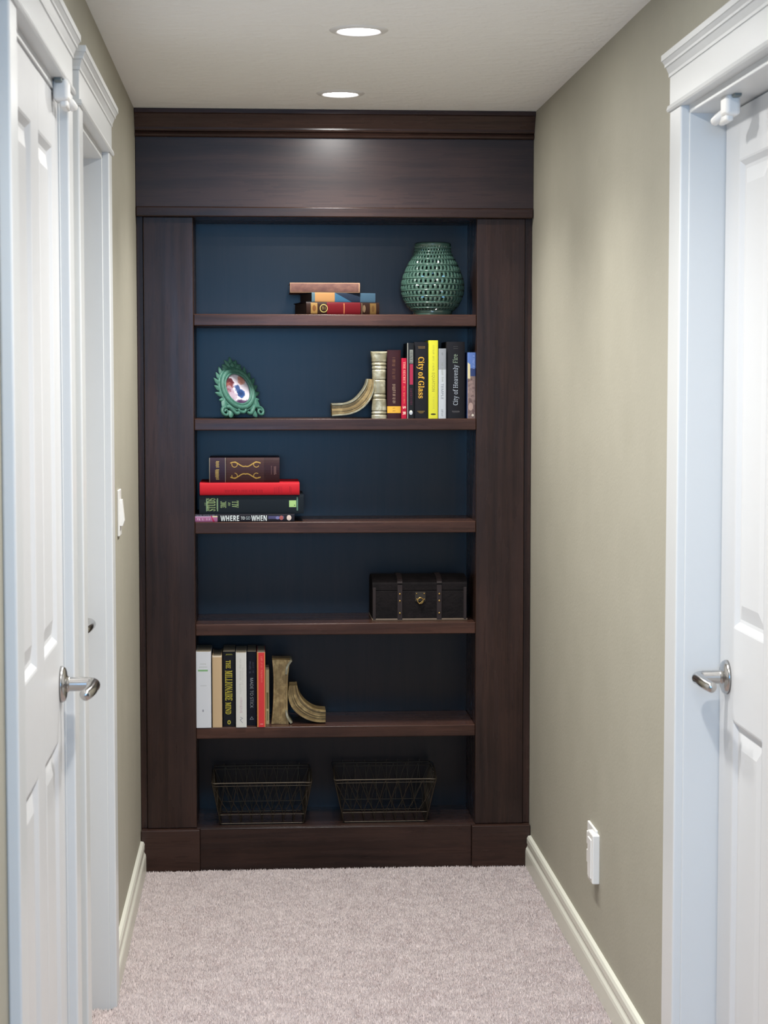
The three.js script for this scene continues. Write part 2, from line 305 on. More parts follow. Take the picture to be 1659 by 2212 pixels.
// ---------------------------------------------------------------- books
const pagesTex = dataTex(64, 256, (u, v) => { const k = 142 + 34 * hash(0, Math.floor(v * 256), 5); return [k, k * 0.93, k * 0.8]; }, true, 0.2, 0.09);
const pagesMat = std({ map: pagesTex, roughness: 0.95 }), darkPages = std({ map: pagesTex, color: 0x5a4038, roughness: 1 });  // plain page tint, and a darker brown one for two lying books
function coverMat(c, rough = 0.55) { return phys({ color: c, roughness: rough, specularIntensity: 0.45 }); }
function spineGeometry(t, h, bulge) {
  const s = new THREE.Shape(), N = 10, th = 0.003;
  const g = new THREE.BufferGeometry(), p = [], uv = [], idx = [];
  const zf = (u) => -0.001 + bulge * (1 - (2 * u - 1) ** 2) - (bulge > 0.001 ? 0.001 : 0.0006) * Math.pow(Math.abs(2 * u - 1), 8);
  for (let i = 0; i <= N; i++) for (const [y, v] of [[0, 0], [h, 1]]) { const u = i / N; p.push((u - 0.5) * t, y, zf(u)); uv.push(u, v); }
  for (let i = 0; i < N; i++) idx.push(2 * i, 2 * i + 2, 2 * i + 1, 2 * i + 1, 2 * i + 2, 2 * i + 3);
  const b = p.length / 3;
  for (let i = 0; i <= N; i++) for (const [y, v] of [[0, 0], [h, 1]]) { const u = i / N; p.push((u - 0.5) * t, y, zf(u) - th); uv.push(u, v < 0.5 ? 0.002 : 0.998); }
  for (let i = 0; i < N; i++) idx.push(b + 2 * i, b + 2 * i + 1, b + 2 * i + 2, b + 2 * i + 1, b + 2 * i + 3, b + 2 * i + 2,  2 * i + 1, 2 * i + 3, b + 2 * i + 1, 2 * i + 3, b + 2 * i + 3, b + 2 * i + 1, 2 * i, b + 2 * i, 2 * i + 2, 2 * i + 2, b + 2 * i, b + 2 * i + 2);
  g.setAttribute('position', new THREE.Float32BufferAttribute(p, 3)); g.setAttribute('uv', new THREE.Float32BufferAttribute(uv, 2)); g.setIndex(idx);
  const q = g.toNonIndexed(); q.computeVertexNormals(); return q;
}
// k: t thickness, h height, d depth of the closed book, cover colour, paint(ctx, w, h) for the spine, hard: rounded spine and overhanging boards
function book(label, group, pos, k) {
  const b = thing('book', label, 'book', pos, k.turn ?? 0, group);
  const { t, h, d } = k, bt = k.hard ? 0.0028 : 0.0012, inset = k.hard ? 0.003 : 0.0004;
  if (k.lying) b.rotation.z = Math.PI / 2;
  if (k.lean) b.rotation.z = k.lean;
  const cm = coverMat(k.cover, k.rough), W = Math.max(40, Math.round(t * 2600)), H = Math.round(h * 2600);
  part(b, 'cover_board', new RoundedBoxGeometry(bt, h, d - 0.002, 1, 0.0005).translate(-t / 2 + bt / 2, h / 2, -d / 2 - 0.001), cm);
  part(b, 'cover_board', new RoundedBoxGeometry(bt, h, d - 0.002, 1, 0.0005).translate(t / 2 - bt / 2, h / 2, -d / 2 - 0.001), cm);
  const tex = k.paint ? canvasTex(W, H, (c, w, hh) => { c.fillStyle = k.cover; c.fillRect(0, 0, w, hh); k.paint(c, w, hh); }) : null;
  part(b, 'spine', spineGeometry(t, h, k.bulge ?? (k.hard ? 0.003 : 0.0008)), tex ? phys({ map: tex, roughness: k.rough ?? 0.55, specularIntensity: 0.45 }) : cm);
  part(b, 'page_block', new THREE.BoxGeometry(t - 2 * bt - 0.0002, h - 2 * inset, d - 0.004 - inset).translate(0, h / 2, -0.0042 - (d - 0.004 - inset) / 2), k.pages ?? pagesMat);
  return b;
}
// text running down the spine (dir 1) or up it (dir -1), squeezed into the length from y0 to y1
function run(c, text, x, y0, y1, size, color, font = 'serif', dir = 1, weight = '') {
  c.save(); c.translate(x, dir > 0 ? y0 : y1); c.rotate(dir * Math.PI / 2); c.font = `${weight} ${size}px ${font}`; c.fillStyle = color; c.textBaseline = 'middle'; c.textAlign = 'left';
  const w = c.measureText(text).width; c.scale((y1 - y0) / w, 1); c.fillText(text, 0, 0); c.restore();
}
function greek(c, seed, x0, x1, y0, y1, color, step = 9) {   // worn lettering too small to read: uneven strokes across the spine
  const r = rng(seed); c.fillStyle = color;
  for (let y = y0; y < y1; y += step * (0.7 + 0.6 * r())) { if (r() < 0.12) continue; const a = x0 + (x1 - x0) * 0.15 * r(), b = x1 - (x1 - x0) * 0.15 * r(); c.globalAlpha = 0.55 + 0.45 * r(); c.fillRect(a, y, b - a, step * 0.42); if (r() < 0.5) c.fillRect(r() < 0.5 ? a : b - 4, y, 3, step * 0.8); }
  c.globalAlpha = 1;
}
function blob(c, x, y, rx, ry, color, a = 1) { c.globalAlpha = a; c.fillStyle = color; c.beginPath(); c.ellipse(x, y, rx, ry, 0, 0, 7); c.fill(); c.globalAlpha = 1; }

// shelf 1: three lying books
const g1 = 'small stack of lying books on the top shelf', y1 = SH[0];
book('dark leather book with a red spine, lowest of the stack beside the vase', g1, [0.384, y1 + 0.0195, -0.075], { t: 0.039, h: 0.237, d: 0.15, cover: '#1c0c10', hard: true, lying: true, turn: 0.24, rough: 0.4, pages: darkPages, paint(c, w, h) {
  c.fillStyle = '#291711'; c.fillRect(0, 0, w, h); c.fillStyle = '#611018'; c.fillRect(0, h * 0.28, w, h * 0.46);
  c.fillStyle = '#8a6b3c'; c.fillRect(w * 0.06, h * 0.06, w * 0.88, h * 0.09); c.fillStyle = '#4a2c1c'; blob(c, w / 2, h * 0.105, w * 0.25, h * 0.025, '#6b4526');
  c.strokeStyle = '#a8995a'; c.lineWidth = 7; c.beginPath(); c.arc(w / 2, h * 0.235, w * 0.3, 0, 7); c.stroke(); greek(c, 5, w * 0.35, w * 0.65, h * 0.215, h * 0.255, '#a8995a', 7);
  c.fillStyle = '#9b5a3a'; c.fillRect(w * 0.08, h * 0.505, w * 0.84, h * 0.018); c.fillStyle = '#6e5a44'; c.fillRect(w * 0.05, h * 0.755, w * 0.9, 6); blob(c, w / 2, h * 0.79, w * 0.3, 12, '#6e5a44');
  c.fillStyle = '#69502c'; c.fillRect(w * 0.06, h * 0.87, w * 0.88, h * 0.085); blob(c, w / 2, h * 0.912, w * 0.25, h * 0.02, '#5a3f22'); } });
book('blue book with an orange spine panel in the middle of the top-shelf stack', g1, [0.372, y1 + 0.0395 + 0.0145, -0.075], { t: 0.029, h: 0.208, d: 0.14, cover: '#1d2c36', hard: true, lying: true, turn: 0.26, bulge: 0.001, pages: darkPages, paint(c, w, h) {
  c.fillStyle = '#4f6670'; c.fillRect(0, 0, w, h * 0.05); c.fillStyle = '#a5794c'; c.fillRect(0, h * 0.05, w, h * 0.31); c.fillStyle = '#1c2738'; c.fillRect(0, h * 0.36, w, h * 0.4);
  c.fillStyle = '#335a74'; c.beginPath(); c.moveTo(0, h * 0.36); c.lineTo(w, h * 0.36); c.lineTo(0, h * 0.63); c.fill(); c.fillStyle = '#3c5668'; c.fillRect(0, h * 0.76, w, h * 0.24); } });
book('pinkish brown worn book lying on top of the small top-shelf stack', g1, [0.322, y1 + 0.0685 + 0.0155, -0.05], { t: 0.031, h: 0.218, d: 0.14, cover: '#6b4a42', hard: true, lying: true, turn: 0.01, bulge: 0.002, rough: 0.7, paint(c, w, h) {
  const r = rng(8); for (let i = 0; i < 260; i++) blob(c, r() * w, r() * h, 6 + 18 * r(), 8 + 30 * r(), r() < 0.5 ? '#5e423c' : '#7a584e', 0.25);
  c.fillStyle = '#9c7a60'; c.fillRect(w * 0.93, 0, w * 0.07, h); c.fillRect(0, 0, w * 0.08, h); c.fillRect(0, h - 10, w, 10); c.globalAlpha = 0.5; c.fillRect(0, 0, w, 8); c.globalAlpha = 1; } });

// shelf 2: standing books
const g2 = 'standing books beside the upper bookend', y2 = SH[1];
const put2 = (label, x0, x1, top, z, k) => book(label, g2, [(x0 + x1) / 2, y2, z], { t: x1 - x0 - 0.0006, h: top - y2, d: 0.16, ...k });
put2('maroon hardcover with a yellow label at the foot of its spine', 0.405, 0.448, 1.634, -0.016, { cover: '#33161c', hard: true, paint(c, w, h) {
  greek(c, 11, w * 0.36, w * 0.6, h * 0.11, h * 0.42, '#7a5a3c', 8); greek(c, 12, w * 0.38, w * 0.62, h * 0.5, h * 0.62, '#b8a88a', 6); greek(c, 13, w * 0.38, w * 0.62, h * 0.64, h * 0.78, '#b8a88a', 6);
  c.fillStyle = '#dca83e'; c.fillRect(0, h * 0.82, w, h * 0.1); greek(c, 14, w * 0.4, w * 0.6, h * 0.845, h * 0.895, '#7a5a22', 9); } });
put2('thin red book next to the maroon hardcover', 0.449, 0.466, 1.609, -0.014, { cover: '#b01535', paint(c, w, h) {
  run(c, 'THE SECRET', w * 0.55, h * 0.06, h * 0.42, w * 0.6, '#e0a08a', 'serif', 1, 'bold'); greek(c, 17, w * 0.4, w * 0.7, h * 0.46, h * 0.74, '#e08a5a', 8); run(c, 'S', w * 0.55, h * 0.79, h * 0.84, w * 0.8, '#f2d8c0', 'sans-serif', 1, 'bold'); run(c, 'R', w * 0.55, h * 0.88, h * 0.94, w * 0.8, '#f2d8c0', 'sans-serif', 1, 'bold'); } });
put2('slim black book with grey and crimson spine blocks', 0.4672, 0.489, 1.656, -0.012, { cover: '#17191d', paint(c, w, h) {
  c.fillStyle = '#85857f'; c.fillRect(0, 0, w * 0.13, h); c.fillStyle = '#7f827b'; c.fillRect(w * 0.34, h * 0.09, w * 0.52, h * 0.18); greek(c, 19, w * 0.4, w * 0.8, h * 0.1, h * 0.26, '#3a3d40', 9);
  c.fillStyle = '#a02c48'; c.fillRect(w * 0.36, h * 0.28, w * 0.5, h * 0.27); greek(c, 20, w * 0.4, w * 0.8, h * 0.6, h * 0.82, '#6a2440', 9); blob(c, w * 0.55, h * 0.92, w * 0.26, w * 0.34, '#b8bcc4'); blob(c, w * 0.55, h * 0.905, w * 0.16, w * 0.16, '#e4e6d8'); } });
put2('thick black book with large gold title lettering', 0.490, 0.533, 1.659, -0.02, { cover: '#16151a', paint(c, w, h) {
  run(c, 'City of Glass', w * 0.5, h * 0.19, h * 0.74, w * 0.58, '#d9a53a', 'serif', 1, 'bold'); greek(c, 22, w * 0.24, w * 0.8, h * 0.055, h * 0.085, '#a8834a', 7); c.fillStyle = '#6e5a34'; c.fillRect(w * 0.22, h * 0.9, w * 0.56, 6); blob(c, w / 2, h * 0.92, w * 0.2, 9, '#5a4726'); } });
put2('tall bright yellow book', 0.534, 0.5632, 1.664, -0.006, { cover: '#ccc936', paint(c, w, h) {
  greek(c, 23, w * 0.4, w * 0.62, h * 0.05, h * 0.38, '#97953a', 9); run(c, 'EQUATION', w * 0.52, h * 0.41, h * 0.66, w * 0.42, '#7f7d33', 'sans-serif', 1); greek(c, 24, w * 0.42, w * 0.66, h * 0.72, h * 0.88, '#b3b040', 8); blob(c, w * 0.5, h * 0.945, w * 0.28, 7, '#3d3d20'); } });
put2('silver grey book standing right of the yellow one', 0.5642, 0.589, 1.639, -0.01, { cover: '#b9bdc2', paint(c, w, h) {
  c.fillStyle = '#8d9096'; c.fillRect(0, 0, w, h * 0.3); greek(c, 25, w * 0.4, w * 0.62, h * 0.06, h * 0.1, '#6a6d70', 8); greek(c, 26, w * 0.4, w * 0.66, h * 0.2, h * 0.48, '#7d8378', 10); run(c, 'TEMPLE', w * 0.52, h * 0.5, h * 0.73, w * 0.42, '#5f6670', 'sans-serif', 1); greek(c, 27, w * 0.36, w * 0.64, h * 0.87, h * 0.96, '#6f7478', 10); } });
put2('thickest black book with silver lettering running up the spine', 0.5905, 0.6485, 1.660, -0.018, { cover: '#141318', hard: true, d: 0.17, paint(c, w, h) {
  run(c, 'City of Heavenly', w * 0.5, h * 0.3, h * 0.83, w * 0.34, '#b4bcc6', 'serif', -1); run(c, 'Fire', w * 0.48, h * 0.16, h * 0.28, w * 0.34, '#8fa08a', 'serif', -1); greek(c, 28, w * 0.34, w * 0.66, h * 0.06, h * 0.09, '#4a4a48', 7); greek(c, 29, w * 0.3, w * 0.72, h * 0.9, h * 0.925, '#7d7a78', 6); } });
put2('blue and brown picture-spined book against the right pilaster', 0.6565, 0.682, 1.627, -0.014, { cover: '#5872ac', paint(c, w, h) {
  c.fillStyle = '#33406a'; c.fillRect(w * 0.2, h * 0.24, w * 0.8, h * 0.12); c.fillStyle = '#7d6a66'; c.fillRect(0, h * 0.36, w, h * 0.64); c.fillStyle = '#c9bb94'; c.beginPath(); c.moveTo(0, h * 0.15); c.lineTo(w * 0.32, h * 0.18); c.lineTo(w * 0.35, h * 0.42); c.lineTo(0, h * 0.42); c.fill();
  const r = rng(31); for (let i = 0; i < 60; i++) blob(c, r() * w, h * (0.4 + 0.58 * r()), 5 + 12 * r(), 5 + 14 * r(), ['#5f4b4a', '#97807a', '#8a756f'][Math.floor(3 * r())], 0.5);
  blob(c, w * 0.4, h * 0.82, w * 0.3, h * 0.06, '#b79c92', 0.8); greek(c, 32, w * 0.62, w * 0.9, h * 0.05, h * 0.26, '#8f9fce', 12); blob(c, w * 0.65, h * 0.95, 10, 10, '#d9d0c0'); } });

// shelf 3: four large lying books
const g3 = 'stack of large lying books on the third shelf', y3 = SH[2];
const put3 = (label, x0, x1, ya, yb, z, k) => book(label, g3, [x1, (ya + yb) / 2, z], { t: yb - ya - 0.0006, h: x1 - x0, d: 0.22, hard: true, lying: true, ...k });
put3('thin lowest stack book with white capital lettering and a pink corner', -0.1935, 0.115, y3, 1.1245, -0.012, { cover: '#1d1b24', bulge: 0.001, paint(c, w, h) {
  c.save(); c.translate(0, 0); c.fillStyle = '#a86a92'; c.fillRect(w * 0.0, 0, w * 0.72, h * 0.225); c.fillStyle = '#c9a8c8'; c.fillRect(w * 0.62, 0, w * 0.12, h * 0.225); c.fillStyle = '#b8355f'; c.beginPath(); c.moveTo(w * 0.8, h * 0.155); c.lineTo(w * 0.8, h * 0.165); c.lineTo(0, h * 0.2); c.lineTo(0, h * 0.18); c.fill(); c.restore();
  greek(c, 33, w * 0.78, w * 0.95, 4, h * 0.22, '#8d88a0', 7); greek(c, 34, w * 0.2, w * 0.5, h * 0.02, h * 0.15, '#d9c0d8', 15); c.fillStyle = '#d8d0a8'; c.fillRect(w * 0.62, h * 0.175, w * 0.16, h * 0.05);
  run(c, 'WHERE', w * 0.44, h * 0.255, h * 0.445, w * 0.98, '#e4ecec', 'sans-serif', 1, 'bold'); run(c, 'TO', w * 0.46, h * 0.46, h * 0.5, w * 0.58, '#c8d0d0', 'sans-serif', 1, 'bold'); run(c, 'GO', w * 0.46, h * 0.508, h * 0.555, w * 0.58, '#b8c8cc', 'sans-serif', 1); run(c, 'WHEN', w * 0.44, h * 0.565, h * 0.725, w * 0.98, '#e4ecec', 'sans-serif', 1, 'bold');
  c.fillStyle = '#4b4a70'; c.fillRect(w * 0.35, h * 0.735, w * 0.4, h * 0.16); blob(c, w * 0.5, h * 0.83, w * 0.2, h * 0.02, '#7a78a8'); blob(c, w * 0.5, h * 0.868, w * 0.3, h * 0.02, '#a8605f'); blob(c, w * 0.5, h * 0.945, w * 0.36, h * 0.024, '#e0cfc4'); } });
put3('dark green book with pale green lettering in the third-shelf stack', -0.181, 0.144, 1.1245, 1.1835, -0.018, { cover: '#131c24', rough: 0.6, bulge: 0.001, paint(c, w, h) {
  const word = (s, y, size, wid, x = w / 2) => { c.save(); c.translate(x, y); c.font = `bold ${size}px serif`; c.fillStyle = '#9db37a'; c.textAlign = 'center'; c.textBaseline = 'middle'; const m = c.measureText(s).width; c.scale(wid / m, 1); c.fillText(s, 0, 0); c.restore(); };
  const mono = '#9db37a'; greek(c, 35, w * 0.42, w * 0.62, h * 0.045, h * 0.062, mono, 6); c.fillStyle = '#7f9a78'; c.fillRect(w * 0.14, h * 0.066, w * 0.7, 9);
  word('STUDS', h * 0.118, h * 0.105, w * 0.7); c.fillRect(w * 0.14, h * 0.17, w * 0.7, 9); greek(c, 36, w * 0.16, w * 0.8, h * 0.163, h * 0.175, mono, 6); word('3MC', h * 0.232, h * 0.075, w * 0.36); greek(c, 37, w * 0.4, w * 0.62, h * 0.278, h * 0.296, mono, 7); word('ALL', h * 0.345, h * 0.085, w * 0.38, w * 0.52);
  c.fillStyle = '#a9cf86'; c.fillRect(w * 0.35, h * 0.86, w * 0.36, h * 0.068); c.fillStyle = '#587a4a'; c.fillRect(w * 0.42, h * 0.907, w * 0.05, h * 0.012); c.fillStyle = '#5f8474'; c.fillRect(w * 0.16, h * 0.932, w * 0.72, h * 0.014); } });
put3('bright red hardcover in the middle of the third-shelf stack', -0.1785, 0.131, 1.1835, 1.2225, -0.012, { cover: '#c81f2c', rough: 0.6, paint(c, w, h) {
  greek(c, 38, w * 0.2, w * 0.46, h * 0.25, h * 0.63, '#8e1420', 7); greek(c, 39, w * 0.12, w * 0.72, h * 0.73, h * 0.83, '#a01a28', 10); greek(c, 40, w * 0.12, w * 0.7, h * 0.9, h * 0.92, '#8e1420', 10); } });
put3('thick brown leather book with gold scrollwork on top of the stack', -0.149, 0.069, 1.2225, 1.300, -0.02, { cover: '#2c1819', d: 0.17, rough: 0.42, bulge: 0.006, paint(c, w, h) {
  const r = rng(41); for (let i = 0; i < 200; i++) blob(c, r() * w, r() * h, 8 + 20 * r(), 8 + 20 * r(), ['#40241f', '#2e1618', '#452b27'][Math.floor(3 * r())], 0.25);
  c.fillStyle = '#302030'; c.fillRect(0, 0, w, h * 0.23); c.fillStyle = '#3f2625'; c.fillRect(0, h * 0.25, w, h * 0.53); c.fillStyle = '#33191c'; c.fillRect(0, h * 0.8, w, h * 0.2);
  c.fillStyle = '#8f8676'; c.fillRect(0, 0, w, 5); c.fillRect(0, h * 0.225, w, 5); greek(c, 42, w * 0.2, w * 0.56, h * 0.085, h * 0.115, '#b39a58', 0.001 + 8);
  c.save(); c.translate(w * 0.88, h * 0.115); c.rotate(Math.PI); c.restore(); c.fillStyle = '#b39a58'; for (let x = w * 0.12; x < w * 0.84; x += 11) if (r() > 0.12) c.fillRect(x, h * 0.09 + 4 * r(), 6, h * 0.045);
  c.strokeStyle = '#b39248'; c.lineWidth = 9; for (const s of [0.22, 0.78]) { const k = s < 0.5 ? 1 : -1; c.beginPath(); c.moveTo(w * s, h * 0.3); c.bezierCurveTo(w * (s - 0.16 * k), h * 0.4, w * (s + 0.2 * k), h * 0.44, w * (s + 0.12 * k), h * 0.515); c.bezierCurveTo(w * (s + 0.2 * k), h * 0.59, w * (s - 0.16 * k), h * 0.63, w * s, h * 0.73); c.stroke(); c.lineWidth = 6; c.beginPath(); c.arc(w * (s + 0.05 * k), h * 0.36, 22, 0, 5); c.stroke(); c.beginPath(); c.arc(w * (s + 0.05 * k), h * 0.67, 22, 2, 7); c.stroke(); c.lineWidth = 9; }
  greek(c, 43, w * 0.3, w * 0.7, h * 0.88, h * 0.95, '#7d5f58', 12); } });

// shelf 5: standing books
const g5 = 'standing books beside the lower bookend', y5 = SH[4];
const put5 = (label, x0, x1, top, z, k) => book(label, g5, [(x0 + x1) / 2, y5, z], { t: x1 - x0 - 0.0006, h: top - y5, d: 0.165, ...k });
put5('thick white book with a green bar, first against the left pilaster', -0.1935, -0.1465, 0.695, 0.0, { cover: '#d4d6da', paint(c, w, h) { greek(c, 50, w * 0.25, w * 0.68, h * 0.155, h * 0.168, '#a9aca8', 14); greek(c, 51, w * 0.2, w * 0.78, h * 0.195, h * 0.208, '#a9aca8', 14); c.fillStyle = '#7fae78'; c.fillRect(w * 0.12, h * 0.235, w * 0.66, h * 0.022); greek(c, 52, w * 0.28, w * 0.72, h * 0.44, h * 0.455, '#bcbec2', 14); greek(c, 53, w * 0.2, w * 0.74, h * 0.475, h * 0.488, '#b2b4b8', 14); blob(c, w * 0.45, h * 0.775, 7, 11, '#9a9ca4'); } });
put5('plain tan book between the white and the black books', -0.1435, -0.113, 0.682, -0.003, { cover: '#c7ab86', hard: true, bulge: 0.001, rough: 0.7, paint(c, w, h) { c.fillStyle = '#e0d0b8'; c.fillRect(0, 0, w, 12); } });
put5('black book with yellow title lettering', -0.111, -0.071, 0.692, -0.02, { cover: '#15151a', paint(c, w, h) { greek(c, 55, w * 0.2, w * 0.8, h * 0.028, h * 0.045, '#a8a63a', 7); run(c, 'THE', w * 0.42, h * 0.115, h * 0.225, w * 0.52, '#c8b83c', 'serif', 1, 'bold'); run(c, 'MILLIONAIRE', w * 0.46, h * 0.25, h * 0.655, w * 0.78, '#c8b83c', 'serif', 1, 'bold'); run(c, 'MIND', w * 0.42, h * 0.675, h * 0.84, w * 0.6, '#c8b83c', 'serif', 1, 'bold'); blob(c, w * 0.48, h * 0.945, 14, 18, '#b0a53c'); blob(c, w * 0.48, h * 0.945, 6, 9, '#2a2a1a'); } });
put5('white book with faint pink lettering right of the black one', -0.070, -0.0365, 0.691, 0.0, { cover: '#d6d4ce', paint(c, w, h) { greek(c, 56, w * 0.32, w * 0.52, h * 0.08, h * 0.55, '#bdbbb5', 8); greek(c, 57, w * 0.55, w * 0.72, h * 0.2, h * 0.5, '#c5c3bd', 8); greek(c, 58, w * 0.35, w * 0.62, h * 0.6, h * 0.8, '#c0a8b0', 10); c.strokeStyle = '#8d8a94'; c.lineWidth = 4; c.beginPath(); c.moveTo(w * 0.4, h * 0.86); c.lineTo(w * 0.62, h * 0.88); c.lineTo(w * 0.38, h * 0.9); c.lineTo(w * 0.62, h * 0.94); c.stroke(); } });
put5('navy book with white capitals between white and red books', -0.0355, -0.005, 0.690, -0.03, { cover: '#11121d', paint(c, w, h) { run(c, 'MADE TO STICK', w * 0.48, h * 0.35, h * 0.76, w * 0.46, '#9ea5a8', 'sans-serif', 1); greek(c, 60, w * 0.22, w * 0.44, h * 0.13, h * 0.29, '#5d6478', 6); greek(c, 61, w * 0.56, w * 0.74, h * 0.14, h * 0.28, '#4f5260', 6); c.strokeStyle = '#8a9098'; c.lineWidth = 4; c.beginPath(); c.moveTo(w * 0.3, h * 0.915); c.lineTo(w * 0.48, h * 0.88); c.lineTo(w * 0.66, h * 0.915); c.closePath(); c.stroke(); } });
put5('red book with orange spine edges', -0.004, 0.0222, 0.691, 0.0, { cover: '#d03a3c', paint(c, w, h) { c.fillStyle = '#c98a50'; c.fillRect(0, 0, w * 0.16, h); c.fillRect(w * 0.9, 0, w * 0.1, h); greek(c, 62, w * 0.44, w * 0.68, h * 0.05, h * 0.4, '#e27a68', 9); c.fillStyle = '#e8b0a0'; c.fillRect(w * 0.36, h * 0.955, w * 0.36, 5); } });
put5('short narrow tan book tucked against the lower bookend', 0.0227, 0.0345, 0.629, -0.055, { cover: '#b3a87c', d: 0.11, paint(c, w, h) { c.fillStyle = '#6e6840'; c.fillRect(w * 0.25, h * 0.42, w * 0.55, h * 0.3); c.fillStyle = '#7d7850'; c.fillRect(w * 0.3, h * 0.76, w * 0.4, h * 0.18); greek(c, 63, w * 0.3, w * 0.7, h * 0.05, h * 0.38, '#9a9068', 9); } });

// ---------------------------------------------------------------- sculpted bookends
const patina = (a, b, s) => dataTex(256, 256, (u, v) => { const k = fbm(u, v, 8, 8, 5, s), m = fbm(u, v, 30, 30, 3, s + 3); const t = Math.min(1, Math.max(0, (k - 0.38) * 3)) * (m > 0.62 ? 0.55 : 1); return a.map((q, i) => q * (1 - t) + b[i] * t); }, true, 0.12, 0.12);
const goldM = std({ map: patina([128, 106, 66], [176, 152, 104], 60), roughness: 0.42, metalness: 0.2 });
const silverM = std({ map: patina([136, 129, 104], [182, 178, 156], 70), roughness: 0.38, metalness: 0.15 });
function ribbon(cl, th, a, b, z0, z1) {                    // a slice between the shares a and b of a curved slab's thickness
  const N = cl.length, up = [], dn = [];
  for (let i = 0; i < N; i++) {
    const p = cl[Math.max(0, i - 1)], q = cl[Math.min(N - 1, i + 1)], dx = q[0] - p[0], dy = q[1] - p[1], l = Math.hypot(dx, dy), nx = -dy / l, ny = dx / l;
    up.push(new THREE.Vector2(cl[i][0] + nx * th[i] * (b - 0.5), cl[i][1] + ny * th[i] * (b - 0.5))); dn.push(new THREE.Vector2(cl[i][0] + nx * th[i] * (a - 0.5), cl[i][1] + ny * th[i] * (a - 0.5)));
  }
  const g = new THREE.ExtrudeGeometry(new THREE.Shape([...up, ...dn.reverse()]), { depth: z1 - z0, bevelEnabled: true, bevelSize: 0.0006, bevelThickness: 0.001, bevelSegments: 1 });
  return metreUV(g.translate(0, 0, z0));
}
function smooth(pts, n) { const c = new THREE.CatmullRomCurve3(pts.map(([x, y]) => new THREE.Vector3(x, y, 0))); return Array.from({ length: n }, (_, i) => { const p = c.getPoint(i / (n - 1)); return [p.x, p.y]; }); }
function curvedBook(parent, name, cl, th, zf, zb, mat, coverM, seed) {
  const n = 22, line = smooth(cl, n), T = smooth(th.map((v, i) => [i, v]), n).map((p) => p[1]), r = rng(seed);
  const g = new THREE.Group(); g.name = name; parent.add(g);
  part(g, 'cover', [ribbon(line, T, 0, 0.1, zb, zf), ribbon(line, T, 0.9, 1, zb, zf)], coverM);
  const slices = []; for (let i = 0; i < 10; i++) { const a = 0.1 + 0.08 * i, b = a + 0.07; slices.push(ribbon(line, T, a, b, zb + 0.004, zf - 0.002 - 0.006 * r())); }
  part(g, 'page_edges', slices, mat);
}
{ // upper bookend: an upright book seen on its ribbed spine, a bowed book leaning from it to the left
  const t = thing('bookend', 'silver-gold bookend with an upright ribbed book spine, left of the maroon hardcover', 'bookend', [0.381, y2, -0.03], 0, 'pair of antique bookends');
  const H = 0.205, f = (y) => 0.0225 + 0.0018 * Math.cos(y / H * Math.PI * 2) + (y > H - 0.02 ? 0.003 * (y - H + 0.02) / 0.02 : 0);
  const g = new THREE.CylinderGeometry(1, 1, H, 32, 220, false, 0, Math.PI * 2).translate(0, H / 2, 0), p = g.attributes.position;
  for (let i = 0; i < p.count; i++) { const y = p.getY(i); let w = f(y); for (const c of [0.012, 0.022, 0.062, 0.075, 0.12, 0.152, 0.163, 0.174]) w *= 1 - 0.065 * Math.exp(-(((y - c) / 0.0022) ** 2)); const a = Math.atan2(p.getZ(i), p.getX(i)), rr = Math.hypot(p.getX(i), p.getZ(i)), s = rr < 0.5 ? rr : 1, top = y > H - 0.001 ? 0.004 * Math.cos(2 * a) : 0;
    p.setXYZ(i, Math.sign(Math.cos(a)) * Math.pow(Math.abs(Math.cos(a)), 0.6) * w * s, y + top, (Math.sin(a) > 0 ? Math.pow(Math.sin(a), 0.8) * 0.016 * Math.pow(w / f(y), 2) : Math.sin(a) * 0.075) * s - 0.002); }
  g.computeVertexNormals(); part(t, 'upright_book', metreUV(g), silverM);
  curvedBook(t, 'bowed_book', [[-0.026, 0.122], [-0.03, 0.096], [-0.046, 0.066], [-0.068, 0.044], [-0.098, 0.031], [-0.126, 0.028], [-0.148, 0.027]], [0.022, 0.03, 0.037, 0.038, 0.037, 0.037, 0.038], 0.012, -0.08, goldM, silverM, 71);
  part(t, 'joint', metreUV(new THREE.SphereGeometry(1, 16, 12).scale(0.02, 0.022, 0.03).translate(-0.022, 0.078, -0.03)), goldM);
}
{ // lower bookend, turned the other way: page edges to the front
  const t = thing('bookend', 'gold bookend showing page edges, at the right end of the lower standing books', 'bookend', [0.07, y5, -0.06], 0, 'pair of antique bookends');
  curvedBook(t, 'upright_book', [[-0.002, 0.0012], [-0.001, 0.05], [0.0, 0.105], [0.001, 0.16], [0.0025, 0.205]], [0.054, 0.046, 0.044, 0.046, 0.056], 0.016, -0.075, goldM, goldM, 72);
  for (const q of [[[0.018, 0.16], [0.021, 0.183], [0.034, 0.203]], [[0.018, 0.045], [0.022, 0.022], [0.034, 0.004]]]) part(t, 'curled_cover', ribbon(smooth(q, 12), Array(12).fill(0.006), 0, 1, -0.07, 0.018), silverM);
  curvedBook(t, 'bowed_book', [[0.04, 0.122], [0.041, 0.095], [0.052, 0.066], [0.073, 0.044], [0.1, 0.029], [0.125, 0.0235], [0.142, 0.023]], [0.024, 0.034, 0.041, 0.041, 0.039, 0.038, 0.036], 0.012, -0.07, goldM, goldM, 73);
}

